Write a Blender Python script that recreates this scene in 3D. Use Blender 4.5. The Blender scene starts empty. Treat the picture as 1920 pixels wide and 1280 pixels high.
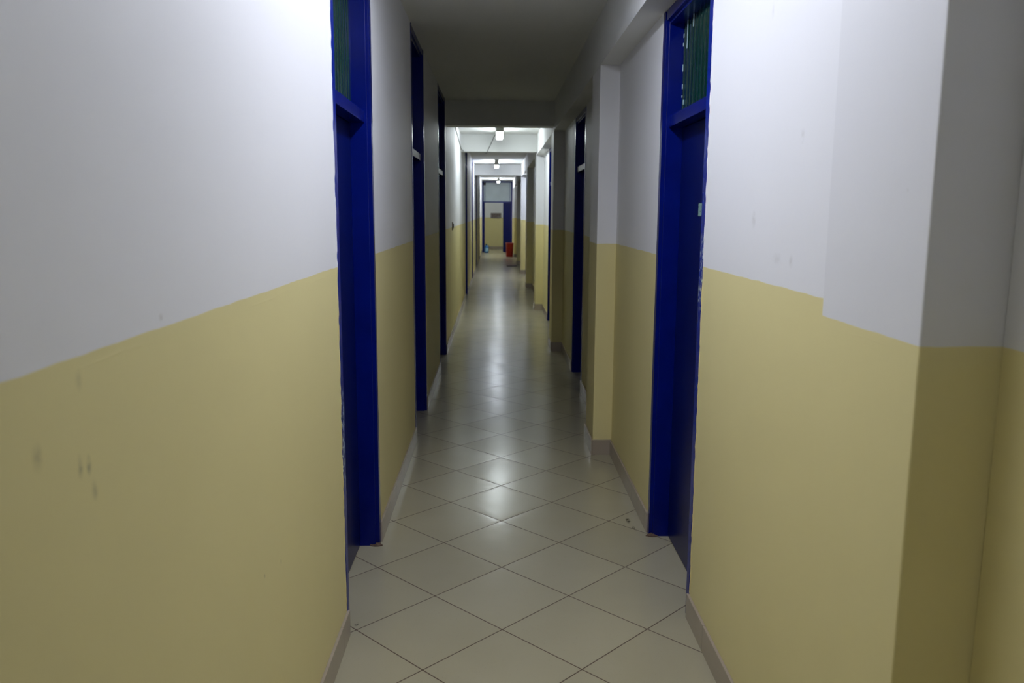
import bpy, bmesh, math, random
from mathutils import Matrix, Vector
random.seed(7)
S = bpy.context.scene
COL = S.collection

# ---------------------------------------------------------------- camera
cam_data = bpy.data.cameras.new('camera')
cam = bpy.data.objects.new('camera', cam_data)
COL.objects.link(cam)
S.camera = cam
RIGHT = Vector((0.999802497, -0.019171859, 0.005235104))
DOWN = Vector((0.002179558, -0.156053082, -0.987746266))
FWD = Vector((0.019753886, 0.987562593, -0.155980475))
m = Matrix.Identity(4)
for r in range(3):
    m[r][0] = RIGHT[r]; m[r][1] = -DOWN[r]; m[r][2] = -FWD[r]
m[0][3], m[1][3], m[2][3] = 0.0, 0.0, 1.603
cam.matrix_world = m
cam_data.sensor_width = 36.0
cam_data.lens = 1533.2 / 1920 * 36
cam_data.clip_start = 0.05
cam_data.clip_end = 100
cam_data.dof.use_dof = True
cam_data.dof.focus_distance = 3.6
cam_data.dof.aperture_fstop = 4.5

# ---------------------------------------------------------------- world, exposure, lamp strengths
w = bpy.data.worlds.new('world'); S.world = w; w.use_nodes = True
w.node_tree.nodes['Background'].inputs[0].default_value = (0.5, 0.55, 0.62, 1)
w.node_tree.nodes['Background'].inputs[1].default_value = 0.02
S.view_settings.view_transform = 'Standard'
S.view_settings.look = 'None'
S.view_settings.exposure = 0.0
S.view_settings.gamma = 1.0
S.view_settings.use_curve_mapping = False
LAMP_NEAR = ((0.83, 0.87, 1.0), 41.5)
LAMP_BACK_FILL = ((0.83, 0.87, 1.0), 45)  # added fill behind the camera, lifts the near right recess
LAMP_GREEN = ((0.88, 0.97, 1.0), 37)
LAMP_BLUE = ((0.82, 0.89, 1.0), 44)
LAMP_HALL_FILL = ((0.88, 0.97, 1.0), 22)  # added unseen lamp that brightens the lobby and end wall

# ---------------------------------------------------------------- dimensions of the corridor (metres)
XL, XR, XP = -0.565, 0.775, 0.65      # left wall, recessed right wall, right pillars
XA = 0.922                            # deeper wall at the near right
CEIL, BEAM, SIDE = 2.83, 2.56, 2.515
END = 33.4
T = 0.24                              # wall thickness
PILLARS = [(5.3, 5.72), (9.45, 9.85), (13.5, 13.9), (17.5, 17.9), (21.6, 22.0), (25.7, 26.1), (29.8, 30.2)]
LEFT_DOORS = [(2.93, 3.83), (5.62, 6.56), (8.15, 9.22), (15.2, 16.15), (19.2, 20.15), (23.4, 24.3), (27.0, 27.9)]
RIGHT_DOORS = [(3.06, 3.94), (7.25, 8.2), (11.3, 12.2), (20.55, 21.5)]

# ---------------------------------------------------------------- helpers
def link(o):
    COL.objects.link(o); return o

def obj(name, bm, mat, parent=None, smooth=False):
    bmesh.ops.recalc_face_normals(bm, faces=bm.faces)
    me = bpy.data.meshes.new(name)
    bm.to_mesh(me); bm.free()
    if smooth:
        for p in me.polygons: p.use_smooth = True
    me.materials.append(mat)
    o = link(bpy.data.objects.new(name, me))
    if parent is not None: o.parent = parent
    return o

def tag(o, label=None, cat=None, group=None, kind=None):
    if label: o['label'] = label
    if cat: o['category'] = cat
    if group: o['group'] = group
    if kind: o['kind'] = kind
    return o

def empty(name, loc):
    o = link(bpy.data.objects.new(name, None)); o.location = loc
    o.empty_display_size = 0.1
    return o

def box(bm, x0, x1, y0, y1, z0, z1, bevel=0.0):
    if x1 < x0: x0, x1 = x1, x0
    mt = Matrix.Translation(((x0+x1)/2, (y0+y1)/2, (z0+z1)/2)) @ Matrix.Diagonal((x1-x0, y1-y0, z1-z0, 1))
    g = bmesh.ops.create_cube(bm, size=1, matrix=mt)
    if bevel > 0:
        es = set()
        for v in g['verts']: es.update(v.link_edges)
        bmesh.ops.bevel(bm, geom=list(es), offset=bevel, segments=2, affect='EDGES', profile=0.5)
    return bm

def prism(bm, pts, z0, z1):
    b = [bm.verts.new((x, y, z0)) for x, y in pts]
    t = [bm.verts.new((x, y, z1)) for x, y in pts]
    bm.faces.new(b); bm.faces.new(list(reversed(t)))
    n = len(pts)
    for i in range(n):
        bm.faces.new((b[i], b[(i+1) % n], t[(i+1) % n], t[i]))

def lathe(bm, prof, n=32, c=(0, 0), cap=True):
    rings = []
    for r, z in prof:
        rings.append([bm.verts.new((c[0]+r*math.cos(2*math.pi*k/n), c[1]+r*math.sin(2*math.pi*k/n), z)) for k in range(n)])
    for a, b in zip(rings, rings[1:]):
        for k in range(n):
            bm.faces.new((a[k], a[(k+1) % n], b[(k+1) % n], b[k]))
    if cap: bm.faces.new(rings[0]); bm.faces.new(rings[-1])

def tube(bm, pts, r, n=8):
    pts = [Vector(p) for p in pts]
    rings = []
    for i, p in enumerate(pts):
        d = (pts[min(i+1, len(pts)-1)] - pts[max(i-1, 0)]).normalized()
        u = d.cross(Vector((0, 0, 1)))
        if u.length < 1e-3: u = d.cross(Vector((1, 0, 0)))
        u.normalize(); v = d.cross(u)
        rings.append([bm.verts.new(p + r*(math.cos(2*math.pi*k/n)*u + math.sin(2*math.pi*k/n)*v)) for k in range(n)])
    for a, b in zip(rings, rings[1:]):
        for k in range(n): bm.faces.new((a[k], a[(k+1) % n], b[(k+1) % n], b[k]))
    bm.faces.new(rings[0]); bm.faces.new(rings[-1])

# ---------------------------------------------------------------- materials
class NT:
    def __init__(s, name):
        s.m = bpy.data.materials.new(name); s.m.use_nodes = True
        s.t = s.m.node_tree; s.b = s.t.nodes['Principled BSDF']
    def n(s, typ, **k):
        nd = s.t.nodes.new(typ)
        for a, v in k.items(): setattr(nd, a, v)
        return nd
    def l(s, a, b): s.t.links.new(a, b)
    def put(s, sock, v):
        if isinstance(v, (int, float, tuple)): sock.default_value = v
        else: s.l(v, sock)
    def math(s, op, a, b=None, c=None, clamp=False):
        nd = s.n('ShaderNodeMath', operation=op, use_clamp=clamp)
        for i, v in enumerate((a, b, c)):
            if v is not None: s.put(nd.inputs[i], v)
        return nd.outputs[0]
    def mix(s, f, a, b):
        nd = s.n('ShaderNodeMix', data_type='RGBA')
        s.put(nd.inputs[0], f); s.put(nd.inputs[6], a); s.put(nd.inputs[7], b)
        return nd.outputs[2]
    def pos(s):
        g = s.n('ShaderNodeNewGeometry'); return g.outputs['Position']
    def sep(s, v):
        q = s.n('ShaderNodeSeparateXYZ'); s.l(v, q.inputs[0]); return q.outputs
    def noise(s, vec, scale, detail=3.0, rough=0.5):
        q = s.n('ShaderNodeTexNoise'); s.l(vec, q.inputs['Vector'])
        q.inputs['Scale'].default_value = scale; q.inputs['Detail'].default_value = detail
        q.inputs['Roughness'].default_value = rough
        return q.outputs['Fac']
    def stretch(s, vec, sc):
        q = s.n('ShaderNodeMapping'); s.l(vec, q.inputs[0]); q.inputs['Scale'].default_value = sc
        return q.outputs[0]
    def bump(s, h, strength, dist):
        q = s.n('ShaderNodeBump'); s.l(h, q.inputs['Height'])
        q.inputs['Strength'].default_value = strength; q.inputs['Distance'].default_value = dist
        s.l(q.outputs[0], s.b.inputs['Normal'])
    def ramp(s, v, lo, hi):
        q = s.n('ShaderNodeMapRange'); s.l(v, q.inputs[0])
        q.inputs[1].default_value = lo; q.inputs[2].default_value = hi
        return q.outputs[0]

def c4(c): return (c[0], c[1], c[2], 1.0)
WHITE = (0.82, 0.82, 0.835)
YELLOW = (0.775, 0.69, 0.345)

def spot(k, pos, c, r, strength):
    d = k.n('ShaderNodeVectorMath', operation='SUBTRACT'); k.l(pos, d.inputs[0]); d.inputs[1].default_value = c
    e = k.n('ShaderNodeVectorMath', operation='MULTIPLY'); k.l(d.outputs[0], e.inputs[0])
    e.inputs[1].default_value = (0.0, 1/r[0], 1/r[1])
    ln = k.n('ShaderNodeVectorMath', operation='LENGTH'); k.l(e.outputs[0], ln.inputs[0])
    return k.math('MULTIPLY', k.math('SUBTRACT', 1.0, ln.outputs['Value'], clamp=True), strength)

def wall_mat(name, level, spots=(), ridge=True, shade=1.0):
    """two-tone painted plaster: white above, pale yellow below the given height"""
    k = NT(name); p = k.pos(); x, y, z = k.sep(p)[:3]
    wob = k.math('MULTIPLY_ADD', k.noise(p, 9.0, 2), 0.008, -0.004)
    edge = k.math('ADD', z, wob)
    f = k.math('MULTIPLY_ADD', k.math('SUBTRACT', edge, level), 600.0, 0.5, clamp=True)
    mott = k.noise(p, 1.3, 4)
    tone = k.ramp(mott, 0.3, 0.7)
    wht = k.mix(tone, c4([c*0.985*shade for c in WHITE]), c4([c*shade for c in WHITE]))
    yel = k.mix(tone, c4([c*0.975 for c in YELLOW]), c4([min(1, c*1.02) for c in YELLOW]))
    col = k.mix(f, yel, wht)
    if spots:
        acc = None
        for c, r, s_ in spots:
            v = spot(k, p, c, r, s_)
            acc = v if acc is None else k.math('MAXIMUM', acc, v)
        nz = k.ramp(k.noise(p, 45.0, 3), 0.3, 0.6)
        col = k.mix(k.math('MULTIPLY', acc, nz, clamp=True), col, (0.22, 0.20, 0.13, 1))
    k.l(col, k.b.inputs['Base Color'])
    k.b.inputs['Roughness'].default_value = 0.52
    k.b.inputs['Specular IOR Level'].default_value = 0.35
    h = k.math('MULTIPLY', k.noise(p, 6.0, 3), 0.6)
    h = k.math('ADD', h, k.math('MULTIPLY', k.noise(p, 60.0, 2), 0.06))
    if ridge:   # the old paint line showing as a ridge under the border
        z2 = k.math('ADD', z, k.math('MULTIPLY_ADD', k.noise(p, 2.2, 3), 0.05, -0.025))
        d = k.math('ABSOLUTE', k.math('SUBTRACT', z2, level-0.022))
        rdg = k.math('SUBTRACT', 1.0, k.math('MULTIPLY', d, 350.0), clamp=True)
        rdg = k.math('MULTIPLY', rdg, k.ramp(k.noise(p, 4.0, 2), 0.45, 0.6))
        h = k.math('ADD', h, k.math('MULTIPLY', rdg, 0.2))
    k.bump(h, 0.22, 0.006)
    return k.m

M = {}
M['wall_left'] = wall_mat('left wall paint', 1.408, [
    ((0, 1.083, 1.258), (.009, .02, ), .95), ((0, 1.107, 1.253), (.008, .018), .9), ((0, 1.118, 1.213), (.010, .018), .6),
    ((0, 0.985, 1.300), (.014, .025), .4), ((0, 1.097, 1.376), (.01, .02), .35), ((0, 1.38, 1.425), (.01, .008), .6),
    ((0, 2.05, .69), (.006, .01), .9), ((0, 1.90, .72), (.005, .008), .9)])
M['wall_right'] = wall_mat('right wall paint', 1.406, [
    ((0, 2.11, 1.797), (.016, .022), .30), ((0, 2.473, 1.585), (.022, .032), .28), ((0, 2.392, 2.164), (.012, .03), .22),
    ((0, 2.141, 1.479), (.02, .02), .22), ((0, 2.25, 1.48), (.05, .02), .15)], ridge=False)
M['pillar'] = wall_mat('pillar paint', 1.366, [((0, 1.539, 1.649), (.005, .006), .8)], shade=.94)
M['end_wall'] = wall_mat('end wall paint', 1.37, ridge=False)

k = NT('ceiling paint'); p = k.pos()
k.l(k.mix(k.ramp(k.noise(p, 0.9, 4), .3, .7), (0.76, 0.77, 0.745, 1), (0.80, 0.805, 0.785, 1)), k.b.inputs['Base Color'])
k.b.inputs['Roughness'].default_value = 0.8
k.bump(k.noise(p, 5.0, 3), 0.3, 0.006)
M['ceiling'] = k.m

k = NT('beam paint'); p = k.pos()
k.l(k.mix(k.ramp(k.noise(p, 1.5, 4), .3, .7), (0.77, 0.78, 0.765, 1), (0.81, 0.815, 0.80, 1)), k.b.inputs['Base Color'])
k.b.inputs['Roughness'].default_value = 0.6
k.bump(k.noise(p, 5.0, 3), 0.3, 0.005)
M['beam'] = k.m

# glazed square tiles laid on the diagonal, 0.4 m
TILE_O = (0.02697, 2.96810)
k = NT('floor tiles'); p = k.pos()
mp = k.n('ShaderNodeMapping', vector_type='TEXTURE'); k.l(p, mp.inputs[0])
mp.inputs['Location'].default_value = (TILE_O[0], TILE_O[1], 0)
mp.inputs['Rotation'].default_value = (0, 0, math.pi/4 - 0.0040)
q = k.n('ShaderNodeVectorMath', operation='SCALE'); k.l(mp.outputs[0], q.inputs[0]); q.inputs['Scale'].default_value = 1/0.4
uv = q.outputs[0]
fx, fy, _ = k.sep(uv)[:3]
def edge_d(a):
    fr = k.math('FRACT', a)
    return k.math('MINIMUM', fr, k.math('SUBTRACT', 1.0, fr))
dx, dy = edge_d(fx), edge_d(fy)
dmin = k.math('MINIMUM', dx, dy)
grout = k.math('SUBTRACT', 1.0, k.ramp(dmin, 0.0046, 0.0076), clamp=True)
fl = k.n('ShaderNodeVectorMath', operation='FLOOR'); k.l(uv, fl.inputs[0])
wn = k.n('ShaderNodeTexWhiteNoise', noise_dimensions='2D'); k.l(fl.outputs[0], wn.inputs['Vector'])
tone = k.math('MULTIPLY_ADD', k.noise(p, 3.0, 4), 0.6, k.math('MULTIPLY', wn.outputs['Value'], 0.4))
base = k.mix(k.ramp(tone, .25, .75), (0.40, 0.365, 0.25, 1), (0.44, 0.405, 0.285, 1))
sp = k.ramp(k.noise(p, 160.0, 2), 0.66, 0.72)
base = k.mix(k.math('MULTIPLY', sp, 0.25), base, (0.24, 0.2, 0.15, 1))
gcol = k.mix(k.noise(p, 6.0, 2), (0.055, 0.032, 0.022, 1), (0.12, 0.08, 0.06, 1))
def scuff(cx_, cy_, rx, ry, st):
    d = k.n('ShaderNodeVectorMath', operation='SUBTRACT'); k.l(p, d.inputs[0]); d.inputs[1].default_value = (cx_, cy_, 0)
    e = k.n('ShaderNodeVectorMath', operation='MULTIPLY'); k.l(d.outputs[0], e.inputs[0]); e.inputs[1].default_value = (1/rx, 1/ry, 0)
    ln = k.n('ShaderNodeVectorMath', operation='LENGTH'); k.l(e.outputs[0], ln.inputs[0])
    return k.math('MULTIPLY', k.math('SUBTRACT', 1.0, ln.outputs['Value'], clamp=True), st)
sc = k.math('MAXIMUM', scuff(0.70, 4.10, .014, .05, 2.0), k.math('MAXIMUM', scuff(0.712, 4.0, .010, .03, 2.0), scuff(-.545, 3.015, .010, .018, 1.5)))
sc = k.math('MULTIPLY', sc, k.ramp(k.noise(p, 70.0, 3), .42, .6), clamp=True)
base = k.mix(sc, base, (0.05, 0.045, 0.04, 1))
k.l(k.mix(k.math('MULTIPLY', grout, 0.92), base, gcol), k.b.inputs['Base Color'])
rg = k.math('MULTIPLY_ADD', k.noise(p, 4.0, 4), 0.08, 0.17)
k.l(k.math('MULTIPLY_ADD', grout, 0.5, rg), k.b.inputs['Roughness'])
k.l(k.math('MULTIPLY_ADD', grout, -0.46, 0.46), k.b.inputs['Specular IOR Level'])
# every tile tilts a hair and bows a little, so reflections break at the joints
h = k.math('MULTIPLY', k.noise(p, 1.6, 2), 1.0)
h = k.math('ADD', h, k.math('MULTIPLY', k.noise(p, 11.0, 2), 0.14))
bmp = k.n('ShaderNodeBump'); k.l(h, bmp.inputs['Height'])
bmp.inputs['Strength'].default_value = 0.4; bmp.inputs['Distance'].default_value = 0.006
tv = k.n('ShaderNodeVectorMath', operation='SUBTRACT'); k.l(wn.outputs['Color'], tv.inputs[0]); tv.inputs[1].default_value = (.5, .5, .5)
ts = k.n('ShaderNodeVectorMath', operation='MULTIPLY'); k.l(tv.outputs[0], ts.inputs[0]); ts.inputs[1].default_value = (0.011, 0.011, 0)
# slight cushioning towards the tile edges
def cushion(a):
    fr = k.math('SUBTRACT', k.math('FRACT', a), 0.5)
    return k.math('MULTIPLY', k.math('POWER', k.math('MULTIPLY', k.math('ABSOLUTE', fr), 2.0), 12.0), k.math('SIGN', fr))
cu, cv = cushion(fx), cushion(fy)
cx = k.n('ShaderNodeCombineXYZ')
k.l(k.math('MULTIPLY', k.math('SUBTRACT', cu, cv), 0.018), cx.inputs[0])
k.l(k.math('MULTIPLY', k.math('ADD', cu, cv), 0.018), cx.inputs[1])
tc = k.n('ShaderNodeVectorMath', operation='ADD'); k.l(cx.outputs[0], tc.inputs[0]); k.l(ts.outputs[0], tc.inputs[1])
ta = k.n('ShaderNodeVectorMath', operation='ADD'); k.l(bmp.outputs[0], ta.inputs[0]); k.l(tc.outputs[0], ta.inputs[1])
tn = k.n('ShaderNodeVectorMath', operation='NORMALIZE'); k.l(ta.outputs[0], tn.inputs[0])
k.l(tn.outputs[0], k.b.inputs['Normal'])
M['floor'] = k.m

k = NT('skirting tile'); p = k.pos()
mp = k.n('ShaderNodeSeparateXYZ'); k.l(p, mp.inputs[0])
fr = k.math('FRACT', k.math('DIVIDE', mp.outputs[1], 0.4))
j = k.math('SUBTRACT', 1.0, k.ramp(k.math('MINIMUM', fr, k.math('SUBTRACT', 1.0, fr)), 0.002, 0.005), clamp=True)
col = k.mix(k.noise(p, 4.0, 3), (0.36, 0.30, 0.235, 1), (0.42, 0.36, 0.29, 1))
k.l(k.mix(k.math('MULTIPLY', j, .6), col, (0.12, 0.09, 0.07, 1)), k.b.inputs['Base Color'])
k.b.inputs['Roughness'].default_value = 0.22
M['skirting'] = k.m

def plain(name, col, rough=0.5, metal=0.0, nscale=20.0, nvar=0.06, bump=0.0, coat=0.0, spec=0.5):
    k = NT(name); p = k.pos()
    k.l(k.mix(k.ramp(k.noise(p, nscale, 3), .3, .7), c4([c*(1-nvar) for c in col]), c4([c*(1+nvar) for c in col])), k.b.inputs['Base Color'])
    k.b.inputs['Roughness'].default_value = rough
    k.b.inputs['Metallic'].default_value = metal
    k.b.inputs['Coat Weight'].default_value = coat
    k.b.inputs['Specular IOR Level'].default_value = spec
    if bump: k.bump(k.noise(p, nscale*3, 3), bump, 0.002)
    return k.m

BLUE = (0.0004, 0.0068, 0.165)
M['blue'] = plain('glossy blue enamel', BLUE, 0.25, nscale=7, nvar=.12, bump=.12, spec=.22)
def worn(name, zlo, zhi, thr):
    """blue enamel chipped to pale plaster along one stretch of the jamb"""
    k = NT(name); p = k.pos(); x, y, z = k.sep(p)[:3]
    st = k.stretch(p, (1, 1, 0.35))
    n_ = k.noise(st, 95.0, 4, .6)
    band = k.math('MULTIPLY', k.ramp(z, zlo-.05, zlo), k.math('SUBTRACT', 1.0, k.ramp(z, zhi, zhi+.05)))
    chip = k.math('MULTIPLY', k.ramp(n_, thr, thr+.015), band, clamp=True)
    col = k.mix(k.noise(p, 7.0, 2), (0.0006, 0.010, 0.20, 1), (0.0008, 0.018, 0.28, 1))
    k.l(k.mix(chip, col, (0.45, 0.55, 0.62, 1)), k.b.inputs['Base Color'])
    k.b.inputs['Roughness'].default_value = 0.26
    k.b.inputs['Specular IOR Level'].default_value = 0.25
    return k.m
M['blue_worn_left'] = worn('chipped blue enamel left', .62, .92, .54)
M['blue_worn_right'] = worn('chipped blue enamel right', 1.28, 1.48, .56)
M['leaf'] = plain('blue door paint', (0.0004, 0.005, 0.088), 0.30, nscale=3, nvar=.10, bump=.08, spec=.25)
M['transom'] = None
k = NT('dark green ribbed glass'); p = k.pos()
k.b.inputs['Roughness'].default_value = 0.14
k.l(k.mix(k.noise(k.stretch(p, (1, 1, .15)), 14.0, 2), (0.002, 0.020, 0.018, 1), (0.004, 0.042, 0.030, 1)), k.b.inputs['Base Color'])
k.b.inputs['Coat Weight'].default_value = 0.4
M['transom'] = k.m
M['bar_reflection'] = plain('pale grey bar reflection', (0.62, 0.63, 0.70), 0.35)  # pale colour imitating lamp light reflected in a glossy blue bar
M['dark'] = plain('dark plastic', (0.02, 0.018, 0.02), 0.45)
k = NT('pale green sticker'); p = k.pos()
mk = k.ramp(k.noise(k.stretch(p, (1, .5, 1)), 120.0, 1), .60, .63)
k.l(k.mix(mk, (0.22, 0.37, 0.33, 1), (0.05, 0.10, 0.10, 1)), k.b.inputs['Base Color'])
k.b.inputs['Roughness'].default_value = .6
M['sticker'] = k.m
M['streak'] = plain('pale glass streak', (0.45, 0.62, 0.66), 0.5)
M['ink'] = plain('dark ink', (0.04, 0.07, 0.07), 0.7)
M['cable'] = plain('grey cable sheath', (0.20, 0.20, 0.19), 0.5)
M['fixture'] = plain('grey lamp housing', (0.42, 0.42, 0.36), 0.45, nvar=.03)
M['red'] = plain('red plastic', (0.42, 0.008, 0.006), 0.35, nscale=5)
M['jug_blue'] = plain('blue jug plastic', (0.02, 0.17, 0.48), 0.3)
M['jug_label'] = plain('pale blue label', (0.30, 0.55, 0.72), 0.5)
M['jug_cap'] = plain('dark teal cap', (0.01, 0.06, 0.08), 0.4)
M['mat'] = plain('dull brown mat fabric', (0.15, 0.085, 0.07), 0.8, nscale=80, nvar=.3, bump=.3)
M['mat_edge'] = plain('dark mat edge', (0.02, 0.016, 0.018), 0.7)
M['sign'] = plain('grey brown sign board', (0.24, 0.21, 0.20), 0.5, nscale=30, nvar=.15)
M['frosted'] = plain('pale grey green panel', (0.50, 0.58, 0.60), 0.25, nscale=2, nvar=.08)
M['mastic'] = plain('brown putty', (0.12, 0.075, 0.05), 0.8, nscale=60, nvar=.4)

def emis(name, spec):
    k = NT(name); p = k.pos()
    k.b.inputs['Base Color'].default_value = (0.8, 0.8, 0.8, 1)
    k.b.inputs['Emission Color'].default_value = c4(spec[0])
    k.b.inputs['Emission Strength'].default_value = spec[1]
    return k.m

# ---------------------------------------------------------------- floor and ceiling
bm = bmesh.new(); box(bm, -3.0, 3.0, -8.1, 37.2, -0.12, 0.0)
tag(obj('floor', bm, M['floor']), 'corridor floor of beige square tiles laid on the diagonal', 'floor', kind='structure')
bm = bmesh.new(); box(bm, -3.0, 3.0, -8.1, 37.2, CEIL, CEIL+0.12)
tag(obj('ceiling', bm, M['ceiling']), 'plain painted corridor ceiling', 'ceiling', kind='structure')

# ---------------------------------------------------------------- walls
bm = bmesh.new(); y = -8.0
for a, b in LEFT_DOORS:
    box(bm, XL-T, XL, y, a, 0, CEIL); y = b
box(bm, XL-T, XL, y, END+.12, 0, CEIL)
def lip(bm, x, y0, z0, z1):
    # ridge of plaster and paint left beside the door frame
    tube(bm, [(x+random.uniform(-.001, .001), y0+random.uniform(-.0015, .0015), z0+(z1-z0)*i/60) for i in range(61)], .003, 6)
lip(bm, XL, 2.918, .11, CEIL-.01)
tag(obj('wall_left', bm, M['wall_left']), 'left wall of the corridor, white above and pale yellow below', 'wall', kind='structure')

bm = bmesh.new(); y = 1.90
for a, b in RIGHT_DOORS:
    box(bm, XR, XR+T, y, a, 0, CEIL)
    box(bm, XR, XR+T, a, b, SIDE, CEIL); y = b
box(bm, XR, XR+T, y, END+.12, 0, CEIL)
lip(bm, XR, 3.047, .11, SIDE)
tag(obj('wall_right', bm, M['wall_right']), 'right wall of the corridor, white above and pale yellow below', 'wall', kind='structure')

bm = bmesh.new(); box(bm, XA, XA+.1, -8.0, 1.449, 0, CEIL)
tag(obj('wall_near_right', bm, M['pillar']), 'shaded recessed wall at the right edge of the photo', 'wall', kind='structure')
bm = bmesh.new(); box(bm, XL-T, XA+T, -8.1, -8.0, 0, CEIL)
tag(obj('wall_back', bm, M['pillar']), 'wall behind the camera at the end of the corridor', 'wall', kind='structure')
bm = bmesh.new(); box(bm, XL-1.6, XR+1.6, 36.6, 36.75, 0, CEIL)
tag(obj('wall_end', bm, M['end_wall']), 'far end wall seen through the open blue door', 'wall', kind='structure')
bm = bmesh.new(); box(bm, XL-1.6, XL-1.45, END+.12, 36.6, 0, CEIL); box(bm, XR+1.45, XR+1.6, END+.12, 36.6, 0, CEIL)
box(bm, XL-1.6, XL-T, END, END+.12, 0, CEIL); box(bm, XR+T, XR+1.6, END, END+.12, 0, CEIL)
tag(obj('wall_lobby', bm, M['end_wall']), 'side walls of the lobby beyond the far door', 'wall', kind='structure')

# pillar with no projection near the camera (its paint line sits lower), then the projecting ones
def pillar(x, y0, y1, top, mat, label):
    bm = bmesh.new(); box(bm, x, XR+T*.9, y0, y1, 0, top, 0.004)
    tag(obj('pillar', bm, mat), label, 'pillar', kind='structure')
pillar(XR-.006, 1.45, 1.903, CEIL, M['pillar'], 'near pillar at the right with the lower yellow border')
ORD = ['first', 'second', 'third', 'fourth', 'fifth', 'sixth', 'seventh']
for i, (a, b) in enumerate(PILLARS):
    pillar(XP, a, b, SIDE, M['wall_right'], 'projecting two-tone pillar, %s one along the right wall' % ORD[i])
bm = bmesh.new(); box(bm, XP, XR, -8.0, END, SIDE, CEIL)
tag(obj('side_beam', bm, M['beam']), 'long boxed beam under the ceiling over the right-hand pillars', 'beam', kind='structure')
for a, b, lb in ((9.42, 9.66, 'nearest cross beam under the ceiling, in shade'), (13.42, 13.66, 'second cross beam, brightly lit by the nearest lamp'), (21.9, 22.14, 'third cross beam, far down the corridor')):
    bm = bmesh.new(); box(bm, XL, XP, a, b, BEAM, CEIL)
    tag(obj('cross_beam', bm, M['beam']), lb, 'beam', kind='structure')

# ---------------------------------------------------------------- skirting
def skirt(bm, x, s, y0, y1, z=0.102):
    box(bm, x, x+s*0.011, y0, y1, 0, z, 0.0015)
bm = bmesh.new(); y = -8.0
for a, b in LEFT_DOORS + [(END, END)]:
    skirt(bm, XL, 1, y, a+.004 if a < END else a); y = b
tag(obj('baseboard_left', bm, M['skirting']), 'tan tile skirting along the left wall', 'baseboard', kind='structure')
bm = bmesh.new()
solid = []; y = 1.905
for a, b in sorted([(a, b, ) for a, b in RIGHT_DOORS] + PILLARS + [(END, END)]):
    if a - y > .01: solid.append((y, a))
    y = b
for a, b in solid: skirt(bm, XR, -1, a, b)
skirt(bm, XR-.006, -1, 1.45, 1.905)
for a, b in PILLARS:
    skirt(bm, XP, -1, a-.011, b+.011)
    box(bm, XP, XR, a-.011, a, 0, .102, .0015); box(bm, XP, XR, b, b+.011, 0, .102, .0015)
box(bm, XR-.016, XA, 1.439, 1.45, 0, .102, .0015)
skirt(bm, XA, -1, -8.0, 1.439)
tag(obj('baseboard_right', bm, M['skirting']), 'tan tile skirting around the right-hand pillars and wall', 'baseboard', kind='structure')
bm = bmesh.new(); box(bm, XL-1.4, XR+1.4, 36.588, 36.6, 0, .1, .0015)
tag(obj('baseboard_end', bm, M['skirting']), 'tan skirting at the foot of the far end wall', 'baseboard', kind='structure')

# ---------------------------------------------------------------- doors
def wobble_strip(bm, s, y0, y1, side, z1, x0=-0.003, x1=0.002, z0=0.0, amp=0.0035):
    """front lip of a jamb; the outer edge wanders where wall paint met enamel. side=-1 outer edge is at y0"""
    n = max(6, int((z1-z0)/0.035)); prev = None; off = 0
    fr = []
    for i in range(n+1):
        z = z0 + (z1-z0)*i/n
        off = 0.75*off + random.uniform(-amp, amp)*0.8
        a, b = (y0+off, y1) if side < 0 else (y0, y1+off)
        fr.append([bm.verts.new((s*x, yy, z)) for x, yy in ((x0, a), (x0, b), (x1, b), (x1, a))])
    for p_, q_ in zip(fr, fr[1:]):
        for j in range(4): bm.faces.new((p_[j], p_[(j+1) % 4], q_[(j+1) % 4], q_[j]))
    bm.faces.new(fr[0]); bm.faces.new(fr[-1])

def corrugated(bm, s, x, y0, y1, z0, z1, pitch=0.060, amp=0.0045, thick=0.006):
    n = max(8, int((y1-y0)/pitch*16)); prev = None; first = None
    for i in range(n+1):
        yy = y0 + (y1-y0)*i/n
        ph = ((yy-y0)/pitch) % 1.0
        d = amp*(1 - max(0.0, 1 - abs(ph-0.5)/0.10)) - .0015*math.cos(2*math.pi*ph)
        r = [bm.verts.new((s*(x+e), yy, z)) for e, z in ((d, z0), (d, z1), (amp+thick, z1), (amp+thick, z0))]
        if prev:
            for j in range(4): bm.faces.new((prev[j], prev[(j+1) % 4], r[(j+1) % 4], r[j]))
        else: first = r
        prev = r
    bm.faces.new(first); bm.faces.new(prev)

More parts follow.
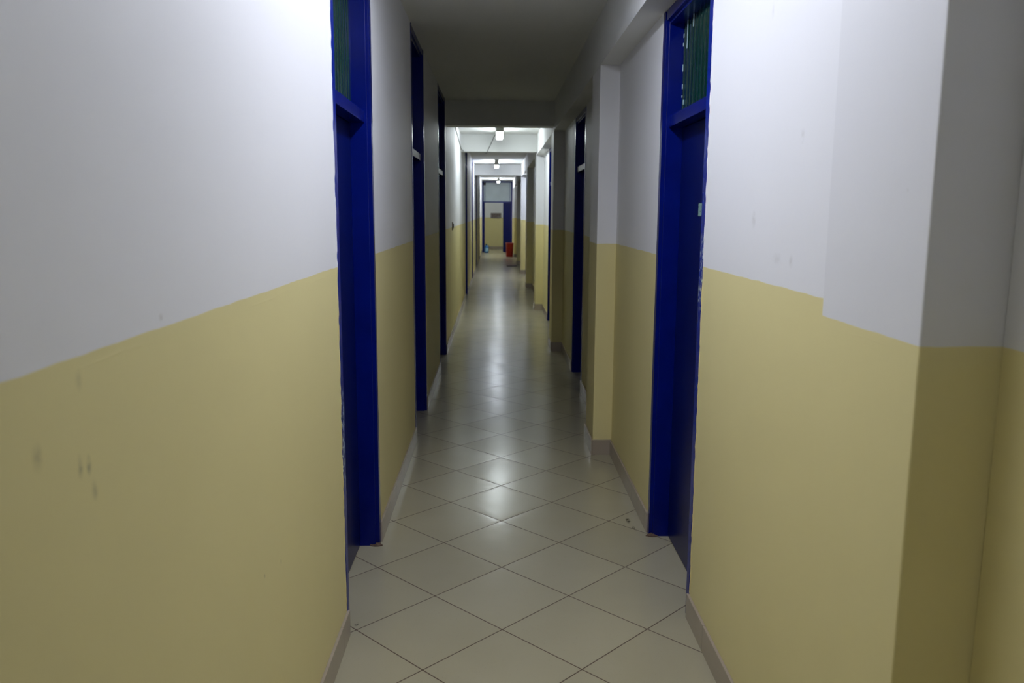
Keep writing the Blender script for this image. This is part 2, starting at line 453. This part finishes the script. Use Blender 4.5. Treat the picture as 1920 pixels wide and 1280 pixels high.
STREAKS = [(3.80, 2.33, 2.452), (3.69, 2.40, 2.455), (3.87, 2.39, 2.408), (3.874, 2.353, 2.368), (3.87, 2.243, 2.273), (3.866, 2.165, 2.185), (3.868, 2.127, 2.137), (3.836, 2.092, 2.113)]
def door(num, s, x, y0, y1, top, label, bar_mat='blue', worn_mat=None, sticker=False, leaf_d=0.09):
    """blue door with a transom. s=-1 left wall, +1 right wall; local x runs into the wall"""
    D = tag(empty('door_%d' % num, (x, y0, 0)), label, 'door', kind='structure')
    W = y1-y0; jw = 0.05; B0, B1 = 1.995, 2.045; H = top-0.004
    for near in (True, False):
        bm = bmesh.new()
        if near:
            box(bm, s*0.0015, s*.13, 0.0, jw*.72, 0, H-.001, .0012)
            box(bm, s*.014, s*.13, jw*.70, jw, 0, H-.002, .0015)
            wobble_strip(bm, s, -0.006, jw*.72, -1, H)
        else:
            box(bm, s*0.0015, s*.13, W-jw*.72, W, 0, H-.001, .0012)
            box(bm, s*.014, s*.13, W-jw, W-jw*.70, 0, H-.002, .0015)
            wobble_strip(bm, s, W-jw*.72, W+.006, 1, H)
        o = obj('jamb', bm, M[worn_mat] if (worn_mat and near) else M['blue'], D)
        if worn_mat and not near:
            bm = bmesh.new()
            bmesh.ops.create_icosphere(bm, subdivisions=3, radius=1, matrix=Matrix.Translation((s*.012, W-.045, .001)) @ Matrix.Diagonal((.030, .016, .012, 1)))
            for v in bm.verts:
                v.co.x += .004*math.sin(v.co.y*310+v.co.x*190); v.co.z = max(.0, v.co.z+.003*math.sin(v.co.x*420))
            tag(obj('putty', bm, M['mastic'], o, smooth=True), 'dirty putty at the foot of the jamb')
    bm = bmesh.new(); box(bm, s*0.0, s*.13, jw, W-jw, H-.045, H, .002); box(bm, s*.016, s*.13, jw, W-jw, H-.058, H-.045, .0015)
    obj('head', bm, M['blue'], D)
    bm = bmesh.new(); box(bm, s*.024, s*.13, jw, W-jw, B0, B1, .003); box(bm, s*.06, s*.13, jw, W-jw, B1, B1+.008)
    o = obj('transom_bar', bm, M['blue'], D)
    if bar_mat != 'blue':
        bm = bmesh.new(); box(bm, s*.0215, s*.026, jw+.006, W-jw-.006, B0+.001, B1-.001, .001)  # paints the lamp's reflection as a pale strip over the blue bar
        tag(obj('bar_glint', bm, M[bar_mat], D), 'pale grey strip standing in for the lamp reflection on the transom bar')
    bm = bmesh.new(); corrugated(bm, s, leaf_d-.012, jw, W-jw, B1+.004, H-.05)
    gl = obj('transom_glass', bm, M['transom'], D)
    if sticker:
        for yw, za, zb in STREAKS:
            bm = bmesh.new(); box(bm, s*(leaf_d-.0145), s*(leaf_d-.012), yw-y0-.005, yw-y0+.005, za, zb, .0008)  # thin pale strips set just in front of the glass
            tag(obj('pale_streak', bm, M['streak'], gl), 'thin pale streak on the green glass')
    bm = bmesh.new(); box(bm, s*leaf_d, s*(leaf_d+.038), jw+.002, W-jw-.002, .007, B0-.003, .002)
    lf = obj('leaf', bm, M['leaf'], D)
    if sticker:
        yc, zc = 3.485-y0, 1.618
        bm = bmesh.new(); box(bm, s*(leaf_d-.0012), s*leaf_d, yc-.038, yc+.038, zc-.027, zc+.027)
        st = tag(obj('sticker', bm, M['sticker'], lf), 'small pale green number sticker')
    return D

n = 0
left_labels = [
    'tall blue door with green glass above, nearest on the left wall',
    'second blue door along the left wall, painted reflection on its transom bar',
    'third blue door on the left wall, just before the nearest cross beam',
    'narrow-looking blue door on the left wall beyond the brightly lit stretch',
    'far blue door on the left wall below the second lamp',
    'far blue door on the left wall just past the third cross beam',
    'farthest blue door on the left wall, close to the corridor end']
for i, (a, b) in enumerate(LEFT_DOORS):
    n += 1
    door(n, -1, XL, a, b, CEIL, left_labels[i], 'bar_reflection' if i in (1, 2) else 'blue', 'blue_worn_left' if i == 0 else None)
right_labels = [
    'blue door nearest on the right wall, with a small pale green sticker',
    'dark blue door in the shade on the right, between the first two pillars',
    'blue door on the right wall just before the brightly lit third pillar',
    'far blue door on the right wall just before the fifth pillar']
for i, (a, b) in enumerate(RIGHT_DOORS):
    n += 1
    door(n, 1, XR, a, b, SIDE, right_labels[i], 'bar_reflection' if i in (1, 2) else 'blue', 'blue_worn_right' if i == 0 else None, sticker=(i == 0))

# door closing the far end of the corridor: narrow leaf shut, wide leaf swung open
n += 1
D = tag(empty('door_%d' % n, (0, END, 0)), 'blue double door across the far end of the corridor, left leaf open', 'door', kind='structure')
bm = bmesh.new(); box(bm, XL, XL+.06, 0, .1, 0, CEIL, .002); obj('jamb', bm, M['blue'], D)
bm = bmesh.new(); box(bm, .60, XP, 0, .1, 0, CEIL, .002); obj('jamb', bm, M['blue'], D)
bm = bmesh.new(); box(bm, XL+.06, .60, 0, .1, CEIL-.05, CEIL, .002); obj('head', bm, M['blue'], D)
bm = bmesh.new(); box(bm, XL+.06, .60, 0, .1, 1.985, 2.03, .002); obj('transom_bar', bm, M['blue'], D)
bm = bmesh.new(); box(bm, XL+.06, .60, .04, .055, 2.03, CEIL-.05)
pn = tag(obj('transom_panel', bm, M['frosted'], D), 'pale grey green panel above the door')
bm = bmesh.new()
for x in (XL+.115, .545): box(bm, x-.006, x+.006, .028, .041, 2.03, CEIL-.05)
obj('glazing_bead', bm, M['blue'], pn)
bm = bmesh.new(); box(bm, .28, .598, .03, .07, .006, 1.982, .002); obj('fixed_leaf', bm, M['leaf'], D)
bm = bmesh.new(); box(bm, XL+.061, XL+.101, .10, .88, .006, 1.982, .002); obj('open_leaf', bm, M['leaf'], D)
for a, b in (((XL+.0), (XL-T)), ):
    pass
bm = bmesh.new(); box(bm, XP, XR, END-.0, END+.12, 0, CEIL)
tag(obj('wall_end_right', bm, M['end_wall']), 'narrow piece of wall right of the far double door', 'wall', kind='structure')

# ---------------------------------------------------------------- ceiling lamps
def lamp(cx, y0, y1, spec, label, side=-.05):
    L = tag(empty('batten_lamp', (cx, (y0+y1)/2, CEIL)), label, 'ceiling lamp', 'batten lamps along the corridor ceiling')
    h = (y1-y0)/2
    bm = bmesh.new(); box(bm, -.032 if side > -.06 else -.05, .032 if side > -.06 else .05, -h, h, side, 0, .004)
    obj('housing', bm, M['fixture'], L)
    for s in (-1, 1):
        bm = bmesh.new(); box(bm, -.052, .052, s*h-.012, s*h+.012, -.128, 0, .004)
        obj('end_cap', bm, M['fixture'], L)
    # prismatic diffuser: rounded trough
    bm = bmesh.new(); pr = [(-.05, side), (-.05, min(side, -.105)), (-.04, -.124), (-.02, -.128), (.02, -.128), (.04, -.124), (.05, min(side, -.105)), (.05, side)]
    a = [bm.verts.new((x, -h+.012, z)) for x, z in pr]; b = [bm.verts.new((x, h-.012, z)) for x, z in pr]
    bm.faces.new(a); bm.faces.new(list(reversed(b)))
    for i in range(len(pr)):
        bm.faces.new((a[i], a[(i+1) % len(pr)], b[(i+1) % len(pr)], b[i]))
    obj('diffuser', bm, emis('lamp glow %.1f' % y0, spec), L)
    return L
lamp(.05, 1.62, 3.7, LAMP_NEAR, 'double-length batten lamp above the nearest pair of doors, over the top edge of the photo', side=-.112)
lamp(.05, -5.2, -3.95, LAMP_BACK_FILL, 'added unseen batten lamp behind the camera, fill light for the near right recess')
lamp(.05, 11.65, 12.9, LAMP_GREEN, 'nearest glowing batten lamp in view, behind the shaded cross beam', side=-.08)
lamp(.01, 19.8, 21.05, LAMP_BLUE, 'second glowing batten lamp, just before the third cross beam')
lamp(.08, 30.2, 31.45, LAMP_BLUE, 'farthest glowing batten lamp, in front of the far double door')
lamp(.05, 34.4, 35.6, LAMP_HALL_FILL, 'added unseen batten lamp in the lobby, fill light for the far end wall')

# ---------------------------------------------------------------- cables, switch
bm = bmesh.new()
tube(bm, [(.04, 12.92, 2.80), (.0, 13.2, 2.815), (-.035, 13.40, 2.80), (-.05, 13.412, 2.76), (-.14, 13.412, 2.57), (-.15, 13.44, 2.55), (-.17, 13.66, 2.55), (-.18, 13.75, 2.56), (-.22, 14.6, 2.66), (-.29, 15.6, 2.76), (-.34, 16.6, 2.82)], .006)
tag(obj('cable', bm, M['cable'], smooth=True), 'thin cable running from the nearest visible lamp across the second cross beam', 'cable')
bm = bmesh.new()
tube(bm, [(XL+.006, 10.0, 2.82)] + [(XL+.006, 10.0+3.4*t/8, 2.82-.23*(t/8)**1.3) for t in range(1, 9)] + [(XL+.03, 13.41, 2.585), (XL+.04, 13.414, 2.565)], .006)
tag(obj('cable', bm, M['cable'], smooth=True), 'thin cable slanting down the top of the left wall to the second cross beam', 'cable')
Sw = tag(empty('light_switch', (XL, 10.62, 1.43)), 'small dark switch on the left wall at the yellow border', 'switch')
bm = bmesh.new(); box(bm, 0, .012, -.022, .022, -.06, .045, .003); obj('plate', bm, M['mastic'], Sw)
bm = bmesh.new(); box(bm, .012, .022, -.012, .012, -.032, .026, .003); tag(obj('rocker', bm, M['dark'], Sw), 'dark rocker')

# ---------------------------------------------------------------- things at the far end
B = tag(empty('waste_bin', (.495, 29.95, 0)), 'tall red plastic bin at the right side by the far door', 'bin')
bm = bmesh.new()
lathe(bm, [(.118, .0), (.122, .01), (.140, .46), (.140, .49), (.134, .49), (.132, .46), (.114, .02)], 36)
o = obj('bucket', bm, M['red'], B, smooth=True)
bm = bmesh.new(); lathe(bm, [(.140, .475), (.150, .478), (.152, .492), (.148, .505), (.136, .505), (.134, .49)], 36, cap=False)
obj('rim', bm, M['red'], B, smooth=True)

J = tag(empty('water_jug', (-.385, 33.0, 0)), 'blue plastic jug with pale label beside the open far door', 'jug')
bm = bmesh.new()
lathe(bm, [(.075, 0), (.088, .012), (.09, .03), (.09, .20), (.085, .235), (.06, .275), (.03, .295), (.028, .305)], 28)
obj('body', bm, M['jug_blue'], J, smooth=True)
bm = bmesh.new(); lathe(bm, [(.034, .303), (.036, .31), (.036, .345), (.03, .35)], 20); obj('cap', bm, M['jug_cap'], J, smooth=True)
bm = bmesh.new()
ring = []
for i in range(13):
    a = math.radians(-115 + 75*i/12)
    ring.append([bm.verts.new((.0915*math.cos(a), .0915*math.sin(a), z)) for z in (.05, .19)])
for a, b in zip(ring, ring[1:]): bm.faces.new((a[0], b[0], b[1], a[1]))
lb = obj('paper_label', bm, M['jug_label'], J); sm = lb.modifiers.new('solid', 'SOLIDIFY'); sm.thickness = .001; sm.offset = 1
bm = bmesh.new(); tube(bm, [(.055, 0, .27), (.085, 0, .29), (.100, 0, .26), (.098, 0, .22), (.086, 0, .20)], .009); obj('handle', bm, M['jug_cap'], J, smooth=True)

Mt = tag(empty('door_mat', (.50, 25.05, 0)), 'dull brown dark-edged mat on the floor in front of the red bin', 'mat')
bm = bmesh.new(); box(bm, -.16, .13, -.40, .40, 0, .010, .003); obj('pile', bm, M['mat'], Mt)
bm = bmesh.new(); box(bm, -.175, .13, -.44, -.40, 0, .018, .004); tag(obj('edge_strip', bm, M['mat_edge'], Mt), 'dark edge strip')

N_ = tag(empty('wall_notice', (-.005, 36.6, 1.455)), 'grey brown notice board on the far wall beyond the open door', 'sign')
bm = bmesh.new(); box(bm, -.235, .235, -.02, 0, -.115, .115, .003); obj('board', bm, M['sign'], N_)
bm = bmesh.new()
for r_, (zz, ws) in enumerate(((.05, (.05, .09, .06, .08)), (.0, (.08, .05, .10, .05)), (-.05, (.06, .07, .05)))):
    xx = -.17
    for wd in ws:
        box(bm, xx, xx+wd, -.0225, -.02, zz-.013, zz+.013); xx += wd+.025
tag(obj('blurred_lines', bm, M['mastic'], N_), 'dark illegible lines on the notice')

bm = bmesh.new(); box(bm, -.045, .045, -.07, 0, -.05, .05, .008)
o = obj('alarm_box', bm, M['dark']); o.location = (XL+.105, END-.0, 2.72)
tag(o, 'small dark box at the upper left corner of the far door frame', 'alarm')
